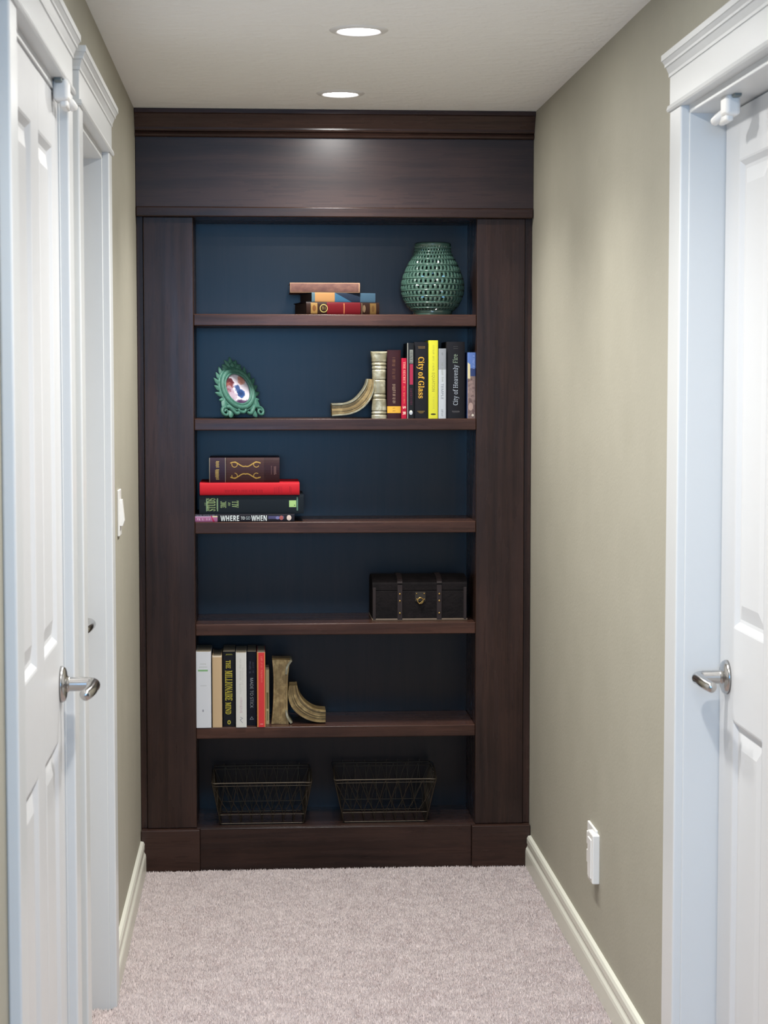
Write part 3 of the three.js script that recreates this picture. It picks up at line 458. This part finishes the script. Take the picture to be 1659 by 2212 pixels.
// ---------------------------------------------------------------- green basketwork vase
{
  const t = thing('vase', 'glossy green pierced basketwork vase on the top shelf', 'vase', [0.5575, y1, -0.135]);
  const glaze = phys({ color: 0x4c6a5e, roughness: 0.2, clearcoat: 1, clearcoatRoughness: 0.08 });
  const prof = new THREE.CatmullRomCurve3([[0.062, 0.014], [0.079, 0.03], [0.093, 0.058], [0.0985, 0.085], [0.096, 0.112], [0.086, 0.142], [0.072, 0.172], [0.06, 0.192], [0.056, 0.206], [0.0555, 0.221]].map(([r, y]) => new THREE.Vector3(r, y, 0)));
  const rows = 13, cols = 40, f = { p: [], i: [] };
  const pt = (row, fr, ang, n) => {                        // fr 0..1 through the row, n: metres out of the wall; every row bellies out and dips at its seams
    const c = prof.getPoint(Math.min(1, (row + fr) / rows)), belly = 0.0026 * Math.sin(Math.PI * fr) - 0.001, r = c.x + belly + n; return [r * Math.cos(ang), c.y, r * Math.sin(ang)]; };
  const add = (a, b, c, d) => { const k = f.p.length / 3; f.p.push(...a, ...b, ...c, ...d); f.i.push(k, k + 1, k + 2, k, k + 2, k + 3); };
  for (let r = 0; r < rows; r++) for (let c = 0; c < cols; c++) {
    const a0 = (c + (r % 2) * 0.5) / cols * Math.PI * 2, da = Math.PI * 2 / cols, A = (k) => a0 + k * da, th = -0.006;
    const us = [0, 0.27, 0.5, 0.73, 1], vs = [0, 0.13, 0.27, 0.5, 0.73, 0.87, 1], holed = r < rows - 1, bump = (u) => 0.0014 * Math.cos(2 * Math.PI * u);
    for (let i = 0; i < 4; i++) for (let j = 0; j < 6; j++) {
      if (holed && i > 0 && i < 3 && j > 1 && j < 4) continue;
      add(pt(r, vs[j], A(us[i]), bump(us[i])), pt(r, vs[j + 1], A(us[i]), bump(us[i])), pt(r, vs[j + 1], A(us[i + 1]), bump(us[i + 1])), pt(r, vs[j], A(us[i + 1]), bump(us[i + 1])));
      add(pt(r, vs[j], A(us[i]), th), pt(r, vs[j], A(us[i + 1]), th), pt(r, vs[j + 1], A(us[i + 1]), th), pt(r, vs[j + 1], A(us[i]), th));
    }
    if (holed) { const q = [[0.27, 0.27], [0.73, 0.27], [0.73, 0.73], [0.27, 0.73]]; for (let k = 0; k < 4; k++) { const [u, v] = q[k], [u2, v2] = q[(k + 1) % 4]; add(pt(r, v, A(u), bump(u)), pt(r, v2, A(u2), bump(u2)), pt(r, v2, A(u2), th), pt(r, v, A(u), th)); } }
  }
  let g = new THREE.BufferGeometry(); g.setAttribute('position', new THREE.Float32BufferAttribute(f.p, 3)); g.setIndex(f.i); g = g.toNonIndexed(); g.computeVertexNormals();
  part(t, 'lattice_body', metreUV(g), glaze);
  const rings = []; for (let r = 1; r < rows; r++) { const c = prof.getPoint(r / rows); rings.push(new THREE.TorusGeometry(c.x + 0.0012, 0.0021, 8, 72).rotateX(Math.PI / 2).translate(0, c.y, 0)); }
  part(t, 'ridge', rings, glaze);
  part(t, 'rim', new THREE.LatheGeometry([[0.048, 0.212], [0.05, 0.226], [0.0535, 0.23], [0.058, 0.227], [0.0585, 0.222], [0.056, 0.216]].map((p) => new THREE.Vector2(...p)), 56), glaze);
  part(t, 'foot', new THREE.LatheGeometry([[0, 0], [0.058, 0], [0.061, 0.003], [0.062, 0.008], [0.0645, 0.017], [0.058, 0.017], [0, 0.01]].map((p) => new THREE.Vector2(...p)), 56), glaze);
}

// ---------------------------------------------------------------- ornate picture frame
{
  const t = thing('picture_frame', 'ornate turquoise green oval picture frame with leaf edge and scroll feet', 'picture frame', [-0.043, y2, -0.08], 0.7);
  const inner = new THREE.Group();
  const green = std({ map: dataTex(128, 128, (u, v) => { const k = fbm(u, v, 10, 10, 4, 80); return [48 + 36 * k, 92 + 46 * k, 78 + 44 * k]; }, true, 0.05, 0.05), roughness: 0.55 });
  const lean = -0.36, pivot = new THREE.Matrix4().makeRotationX(lean);
  const P = (name, g, m = green) => { let q = Array.isArray(g) ? merge(g) : g; return part(t, name, metreUV(q).applyMatrix4(pivot).translate(0, 0.006, 0), m); };
  const cy = 0.09, ell = (rx, ry, z, n = 64) => Array.from({ length: n }, (_, i) => { const a = i / n * Math.PI * 2; return new THREE.Vector3(rx * Math.cos(a), cy + ry * Math.sin(a), z); });
  const ring = (rx, ry, z, r) => new THREE.TubeGeometry(new THREE.CatmullRomCurve3(ell(rx, ry, z), true), 96, r, 10, true);
  P('oval_moulding', [ring(0.0595, 0.062, 0.004, 0.0085), ring(0.0505, 0.0525, 0.007, 0.004), ring(0.069, 0.0715, 0.0, 0.005)]);
  const disc = new THREE.CylinderGeometry(1, 1, 0.006, 56).rotateX(Math.PI / 2).scale(0.069, 0.071, 1).translate(0, cy, -0.006);
  P('backboard', disc);
  const picture = canvasTex(256, 320, (c, w, h) => {
    c.fillStyle = '#d9d0da'; c.fillRect(0, 0, w, h); const r = rng(85), fuzzy = (x, y, rx, ry, cols, n) => { for (let i = 0; i < n; i++) { const a = r() * 6.3, q = Math.sqrt(r()); blob(c, w * (x + rx * q * Math.cos(a)), h * (y + ry * q * Math.sin(a)), 8 + 14 * r(), 8 + 16 * r(), cols[Math.floor(r() * cols.length)], 0.45); } };
    fuzzy(0.24, 0.27, 0.16, 0.1, ['#4a1f2a', '#5f2c33'], 60); fuzzy(0.22, 0.4, 0.14, 0.1, ['#8f5550', '#a86a5c', '#6a333a'], 60); fuzzy(0.18, 0.56, 0.18, 0.14, ['#7a4650', '#a98a98', '#b8a4b4'], 70); fuzzy(0.28, 0.72, 0.14, 0.1, ['#a893a6', '#c0aebc'], 40);
    fuzzy(0.76, 0.22, 0.1, 0.09, ['#c98f84', '#b5786a', '#d4a196'], 60); fuzzy(0.62, 0.62, 0.11, 0.1, ['#2b477c', '#3a5c96', '#29365e'], 70); fuzzy(0.52, 0.46, 0.06, 0.08, ['#35507f', '#4a5f8c'], 30); fuzzy(0.6, 0.92, 0.26, 0.05, ['#46304e', '#5a4360'], 60); });
  const face = new THREE.CircleGeometry(1, 64).scale(0.0505, 0.0525, 1); const fu = face.attributes.uv; face.translate(0, cy, 0.001);
  const photo = face.toNonIndexed().applyMatrix4(pivot).translate(0, 0.006, 0); part(t, 'photograph', photo, std({ map: picture, roughness: 0.35 }), 'small portrait photograph of two people');
  const leafG = (len, wid) => { const g = new THREE.SphereGeometry(1, 14, 10); const p = g.attributes.position; for (let i = 0; i < p.count; i++) { const y = p.getY(i), s = 1 - 0.55 * Math.max(0, y) ; p.setXYZ(i, p.getX(i) * wid * s, y * len, p.getZ(i) * 0.0055 * (1 - 0.5 * Math.abs(p.getX(i)))); } g.computeVertexNormals(); return g; };
  for (const s of [-1, 1]) for (let i = 0; i < 7; i++) { const a = Math.PI / 2 + s * (0.42 + i * 0.27), x = 0.0755 * Math.cos(a), y = cy + 0.0775 * Math.sin(a); P('leaf', leafG(0.0145 + (i % 2) * 0.003, 0.0085).rotateZ(a - Math.PI / 2 - s * 0.5).translate(x, y, 0)); }
  for (const [x, y, r, l] of [[0, 0.182, 0, 0.017], [-0.015, 0.175, 0.6, 0.016], [0.015, 0.175, -0.6, 0.016], [-0.027, 0.166, 1.1, 0.013], [0.027, 0.166, -1.1, 0.013]]) P('crest_leaf', leafG(l, 0.0095).rotateZ(r).translate(x, y, 0.002));
  P('crest_bud', new THREE.SphereGeometry(0.009, 14, 12).scale(1, 1, 0.8).translate(0, 0.17, 0.006));
  const spiral = (s, cx, cyy, r0, turns, start) => sweep(Array.from({ length: 26 }, (_, i) => { const k = i / 25, a = start + s * k * turns * Math.PI * 2, r = r0 * (1 - 0.8 * k); return [cx + r * Math.cos(a), cyy + r * Math.sin(a), 0.002 + 0.004 * k]; }), (k) => 0.0062 - 0.0028 * k, 9, 60);
  for (const s of [-1, 1]) {
    P('scroll_foot', spiral(-s, s * 0.07, 0.014, 0.0155, 1.35, s > 0 ? Math.PI * 0.62 : Math.PI * 0.38));
    P('scroll', [sweep([[s * 0.064, 0.03, 0.002], [s * 0.05, 0.03, 0.004], [s * 0.04, 0.018, 0.004], [s * 0.028, 0.008, 0.004], [s * 0.016, 0.012, 0.004]], (k) => 0.0072 - 0.003 * Math.abs(k - 0.4), 9, 30), leafG(0.02, 0.011).rotateZ(s * 0.5).translate(s * 0.045, 0.014, 0)]);
    P('bracket_leaf', leafG(0.026, 0.012).rotateZ(s * 0.28).translate(s * 0.064, 0.045, 0.001));
  }
  P('swag', sweep([[-0.02, 0.024, 0.004], [-0.01, 0.012, 0.006], [0.004, 0.012, 0.006], [0.014, 0.026, 0.004]], () => 0.0048, 8, 24));
  const leg = new THREE.Shape([[-0.018, 0], [0.018, 0], [0.012, 0.13], [-0.012, 0.13]].map((p) => new THREE.Vector2(...p)));
  part(t, 'easel_leg', metreUV(new THREE.ExtrudeGeometry(leg, { depth: 0.003, bevelEnabled: false }).rotateX(0.12).translate(0, 0.001, -0.07)), green);
}

// ---------------------------------------------------------------- small leather chest
{
  const x0 = 0.361, x1 = 0.661, y = SH[3], zf = -0.055, zb = -0.225, cx = (x0 + x1) / 2, w = x1 - x0;
  const t = thing('storage_chest', 'small dark brown leather chest with straps and brass studs', 'chest', [cx, y, (zf + zb) / 2]);
  const hide = phys({ specularIntensity: 0.35, map: dataTex(256, 256, (u, v) => { const k = fbm(u, v, 12, 12, 5, 90), m = fbm(u, v, 5, 3, 3, 91); const a = 14 + 20 * k * (0.6 + 0.8 * m); return [a * 1.0, a * 0.82, a * 0.84]; }, true, 0.2, 0.2), roughness: 0.75, bumpMap: wallBump, bumpScale: 0.0008 });
  const strapM = std({ color: 0x241716, roughness: 0.7 }), edge = std({ color: 0x6d5b48, roughness: 0.4 });
  const D = zf - zb, h = 0.092;
  part(t, 'body', metreUV(new RoundedBoxGeometry(w, h, D, 3, 0.004).translate(0, h / 2 + 0.004, 0)), hide);
  const lidP = [[D / 2, h + 0.005], [D / 2, h + 0.024]]; for (let i = 1; i < 12; i++) { const a = i / 12 * Math.PI; lidP.push([Math.cos(a) * D / 2, h + 0.024 + 0.024 * Math.sin(a)]); } lidP.push([-D / 2, h + 0.024], [-D / 2, h + 0.005]);
  part(t, 'lid', along('x', lidP, -w / 2, w / 2), hide);
  part(t, 'base_rim', new RoundedBoxGeometry(w + 0.004, 0.007, D + 0.005, 2, 0.002).translate(0, 0.0035, 0), edge, 'lighter worn bottom edge');
  const zF = D / 2;
  for (const sx of [0.448 - cx, 0.573 - cx]) {
    const strap = new THREE.Group(); strap.name = 'strap'; t.add(strap);
    part(strap, 'band', [new RoundedBoxGeometry(0.016, h + 0.018, 0.003, 1, 0.001).translate(sx, h / 2 + 0.012, zF + 0.0015), along('x', lidP.slice(1, -1).map(([z, yy]) => [z * 1.018, yy + 0.003]), sx - 0.008, sx + 0.008)], strapM);
    for (const q of [0.085, 0.063, 0.024]) part(strap, 'stud', new THREE.SphereGeometry(0.0034, 12, 8).scale(1, 1, 0.6).translate(sx, q, zF + 0.003), brass);
  }
  const latchO = new THREE.Group(); latchO.name = 'latch'; latchO.position.set(0.513 - cx, 0.076, zF + 0.001); t.add(latchO);
  part(latchO, 'plate', new RoundedBoxGeometry(0.034, 0.03, 0.003, 2, 0.001), iron);
  part(latchO, 'hasp', [new THREE.TorusGeometry(0.009, 0.002, 8, 20).translate(0, -0.012, 0.004), rod([-0.004, -0.022, 0.006], [0.008, -0.012, 0.006], 0.0018)], brass);
  for (const [sx, sy] of [[-0.012, 0.01], [0.012, 0.01], [-0.011, -0.008], [0.012, -0.008]]) part(latchO, 'stud', new THREE.SphereGeometry(0.0026, 10, 8).translate(sx, sy, 0.002), brass);
  for (const sx of [-1, 1]) part(t, 'corner_strip', new RoundedBoxGeometry(0.01, h + 0.012, 0.003, 1, 0.001).translate(sx * (w / 2 - 0.006), h / 2 + 0.008, zF + 0.001), strapM);
}

// ---------------------------------------------------------------- wire baskets
function basket(label, cx, wTop, wBot, hFront) {
  const y = 0.139, zf = -0.018, zb = -0.235, cz = (zf + zb) / 2, D = zf - zb;
  const t = thing('wire_basket', label, 'basket', [cx, y, cz], 0, 'wire baskets on the bottom of the bookcase');
  const at = (s, k, ins = 0) => {                          // s 0..4 round the four sides from the front left corner, k 0..1 up the side
    const w = wBot / 2 + (wTop - wBot) / 2 * k, d = D * (0.40 + 0.1 * k), side = Math.floor(s) % 4, u = s - Math.floor(s), arch = side === 0 ? 0 : side === 2 ? 0.012 : 0.016 * Math.sin(Math.PI * u) + (side === 1 ? 0.012 * u : 0.012 * (1 - u));
    const x = [-w + 2 * w * u, w, w - 2 * w * u, -w][side], z = [d, d - 2 * d * u, -d, -d + 2 * d * u][side];
    return [x, 0.003 + (hFront - 0.003 + arch) * k, z]; };
  const loop = (k, r) => new THREE.TubeGeometry(new THREE.CatmullRomCurve3(Array.from({ length: 48 }, (_, i) => new THREE.Vector3(...at(i / 12, k))), true, 'centripetal'), 120, r, 6, true);
  part(t, 'rim', loop(1, 0.0026), iron);
  part(t, 'rim', loop(0.93, 0.0014), iron);
  part(t, 'base_ring', loop(0, 0.0022), iron); part(t, 'base_ring', loop(0.22, 0.0016), iron);
  const n = [8, 6, 8, 6], wires = [];
  for (let s = 0; s < 4; s++) for (let i = 0; i < n[s]; i++) { const a = s + i / n[s], b = s + (i + 1) / n[s] - 1e-4, m = s + (i + 0.5) / n[s];
    for (const [p, q] of [[a, b], [b, a]]) wires.push(new THREE.TubeGeometry(new THREE.CatmullRomCurve3([at(p, 0.98), at(m + (p - m) * 0.55, 0.78), at(m, 0.52), at(m + (q - m) * 0.7, 0.3), at(q, 0.04)].map((v) => new THREE.Vector3(...v))), 14, 0.0014, 5)); }
  part(t, 'lattice_wire', wires, iron);
  for (let s = 0; s < 4; s++) part(t, 'corner_wire', rod(at(s, 0), at(s, 1), 0.0022, 6), iron); for (let i = 1; i < 9; i++) part(t, 'upright_wire', rod(at(2 + i / 9, 0.2), at(2 + i / 9, 1.06), 0.0016, 6), iron);

  const fl = []; for (let i = 0; i <= 8; i++) fl.push(rod(at(i / 8, 0), at(2.9999 - i / 8, 0), 0.0011, 5)); part(t, 'floor_wire', fl, iron);
}
basket('left dark wire basket with crossed diamond sides', 0.01, 0.312, 0.262, 0.136);
basket('right dark wire basket with crossed diamond sides', 0.4, 0.322, 0.262, 0.142);

// ---------------------------------------------------------------- switch, outlet
{
  const t = thing('light_switch', 'white rocker light switch on the left wall beside the bookcase', 'light switch', [XL, 1.19, 0.865]);
  part(t, 'cover_plate', new RoundedBoxGeometry(0.006, 0.122, 0.073, 2, 0.002).translate(0.003, 0, 0), plasticWhite);
  const r = new THREE.Shape([[0, -0.034], [0.0075, -0.034], [0.011, -0.022], [0.006, 0.034], [0, 0.034]].map((p) => new THREE.Vector2(...p)));
  part(t, 'rocker', new THREE.ExtrudeGeometry(r, { depth: 0.034, bevelEnabled: true, bevelSize: 0.0006, bevelThickness: 0.0006, bevelSegments: 1 }).translate(0.005, 0, -0.017), plasticWhite);
}
{
  const t = thing('wall_outlet', 'white wall outlet with a raised childproof cover box low on the right wall', 'outlet', [XR, 0.335, 1.165]);
  part(t, 'cover_plate', new RoundedBoxGeometry(0.007, 0.126, 0.12, 2, 0.002).translate(-0.0035, 0.003, 0), plasticWhite);
  part(t, 'socket', [new RoundedBoxGeometry(0.006, 0.034, 0.03, 2, 0.002).translate(-0.008, 0.026, -0.034), new RoundedBoxGeometry(0.006, 0.034, 0.03, 2, 0.002).translate(-0.008, -0.022, -0.034)], plasticWhite);
  part(t, 'cover_box', [new RoundedBoxGeometry(0.02, 0.126, 0.072, 3, 0.004).translate(-0.008, -0.004, 0.045), new RoundedBoxGeometry(0.004, 0.1, 0.046, 2, 0.0015).translate(-0.0185, -0.006, 0.043)], plasticWhite);
}

// ---------------------------------------------------------------- ceiling downlights
const lens = std({ color: 0xffffff, roughness: 0.6, emissive: new THREE.Color(1, 0.98, 1), emissiveIntensity: LAMP.glow });
LAMP_Z.forEach((z, i) => {
  const where = ['recessed downlight nearest the bookcase', 'second recessed downlight from the bookcase'][i] ?? ['third recessed downlight from the bookcase, above the doors', 'recessed downlight at the corridor mouth', 'recessed downlight above the camera in the room', 'recessed downlight nearest the room window'][i - 2];
  const t = thing('downlight', where, 'ceiling light', [LAMP_X, CEIL, z], 0, i > 1 ? 'corridor downlights outside the picture' : 'corridor downlights');
  part(t, 'trim_ring', new THREE.LatheGeometry([[0.05, 0.0], [0.051, -0.004], [0.056, -0.0055], [0.066, -0.003], [0.07, 0]].map((p) => new THREE.Vector2(...p)), 56), plasticWhite);
  part(t, 'lens', new THREE.LatheGeometry([[0, -0.004], [0.03, -0.0035], [0.047, -0.0025], [0.051, 0]].map((p) => new THREE.Vector2(...p)), 56), lens);
  const s = new THREE.RectAreaLight(LAMP.color, LAMP.radiance, LAMP.size, LAMP.size);
  s.position.set(0, -0.0075, 0); s.rotation.x = -Math.PI / 2; s.name = 'lens_glow';   // the frosted lens, seen from every side
  const b = new THREE.SpotLight(LAMP.color, LAMP.beam, 0, LAMP.angle, 1, 2);                                          // and the reflector's wide soft beam straight down
  b.position.set(0, -0.03, 0); b.target.position.set(0, -2, 0); b.castShadow = true; b.shadow.radius = 2; b.name = 'downlight_beam';
  t.add(s, b, b.target);
});

// ---------------------------------------------------------------- carpet pile
{
  const r = rng(101), step = 0.0031, x0 = XL + 0.012, x1 = XR - 0.012, z0 = 0.018, z1 = 2.3, nx = Math.floor((x1 - x0) / step), nz = Math.floor((z1 - z0) / step);
  const tuft = new THREE.ConeGeometry(0.0031, 0.013, 5, 1, true).translate(0, 0.0045, 0);
  const m = new THREE.InstancedMesh(tuft, std({ color: 0xffffff, roughness: 1 }), nx * nz + 6000);
  m.name = 'carpet_pile'; m.userData = { kind: 'stuff', label: 'pinkish beige speckled cut pile carpet', category: 'carpet' }; m.castShadow = m.receiveShadow = true;
  const M = new THREE.Matrix4(), q = new THREE.Quaternion(), e = new THREE.Euler(), p = new THREE.Vector3(), s = new THREE.Vector3(), c = new THREE.Color();
  let k = 0;
  for (let i = 0; i < nx; i++) for (let j = 0; j < nz; j++) {
    let x = x0 + (i + r()) * step; const z = z0 + (j + r()) * step;
    const clump = fbm(x * 2.1 + 3, z * 2.1 + 3, 16, 16, 3, 55), fine = fbm(x * 2 + 5, z * 2 + 5, 90, 90, 2, 57);
    e.set((clump - 0.5) * 1.6 + (r() - 0.5) * 0.9, r() * 6.3, (fine - 0.5) * 1.6 + (r() - 0.5) * 0.9); q.setFromEuler(e);
    const g = 0.8 + 0.4 * r(); s.set(1, g, 1); p.set(x, 0, z); M.compose(p, q, s); m.setMatrixAt(k, M);
    let v = 0.86 + 0.22 * (fine - 0.5) + 0.1 * (clump - 0.5) + 0.14 * (r() - 0.5); if (r() < 0.06) v *= 0.72;
    c.setRGB(0.78 * v, 0.68 * v, 0.655 * v); m.setColorAt(k++, c);
  }
  for (let i = 0; i < 6000; i++) {                         // the pile runs on into the deep left doorway
    e.set((r() - 0.5) * 1.5, r() * 6.3, (r() - 0.5) * 1.5); p.set(XL - 0.088 + 0.1 * r(), 0, 1.346 + 0.668 * r()); s.set(1, 0.8 + 0.4 * r(), 1); M.compose(p, q.setFromEuler(e), s); m.setMatrixAt(k, M);
    const v = 0.8 + 0.2 * r(); c.setRGB(0.78 * v, 0.68 * v, 0.655 * v); m.setColorAt(k++, c);
  }
  scene.add(m);
}

scene.traverse((o) => { if (o.isMesh) o.castShadow = o.receiveShadow = true; });
renderer.render(scene, camera);
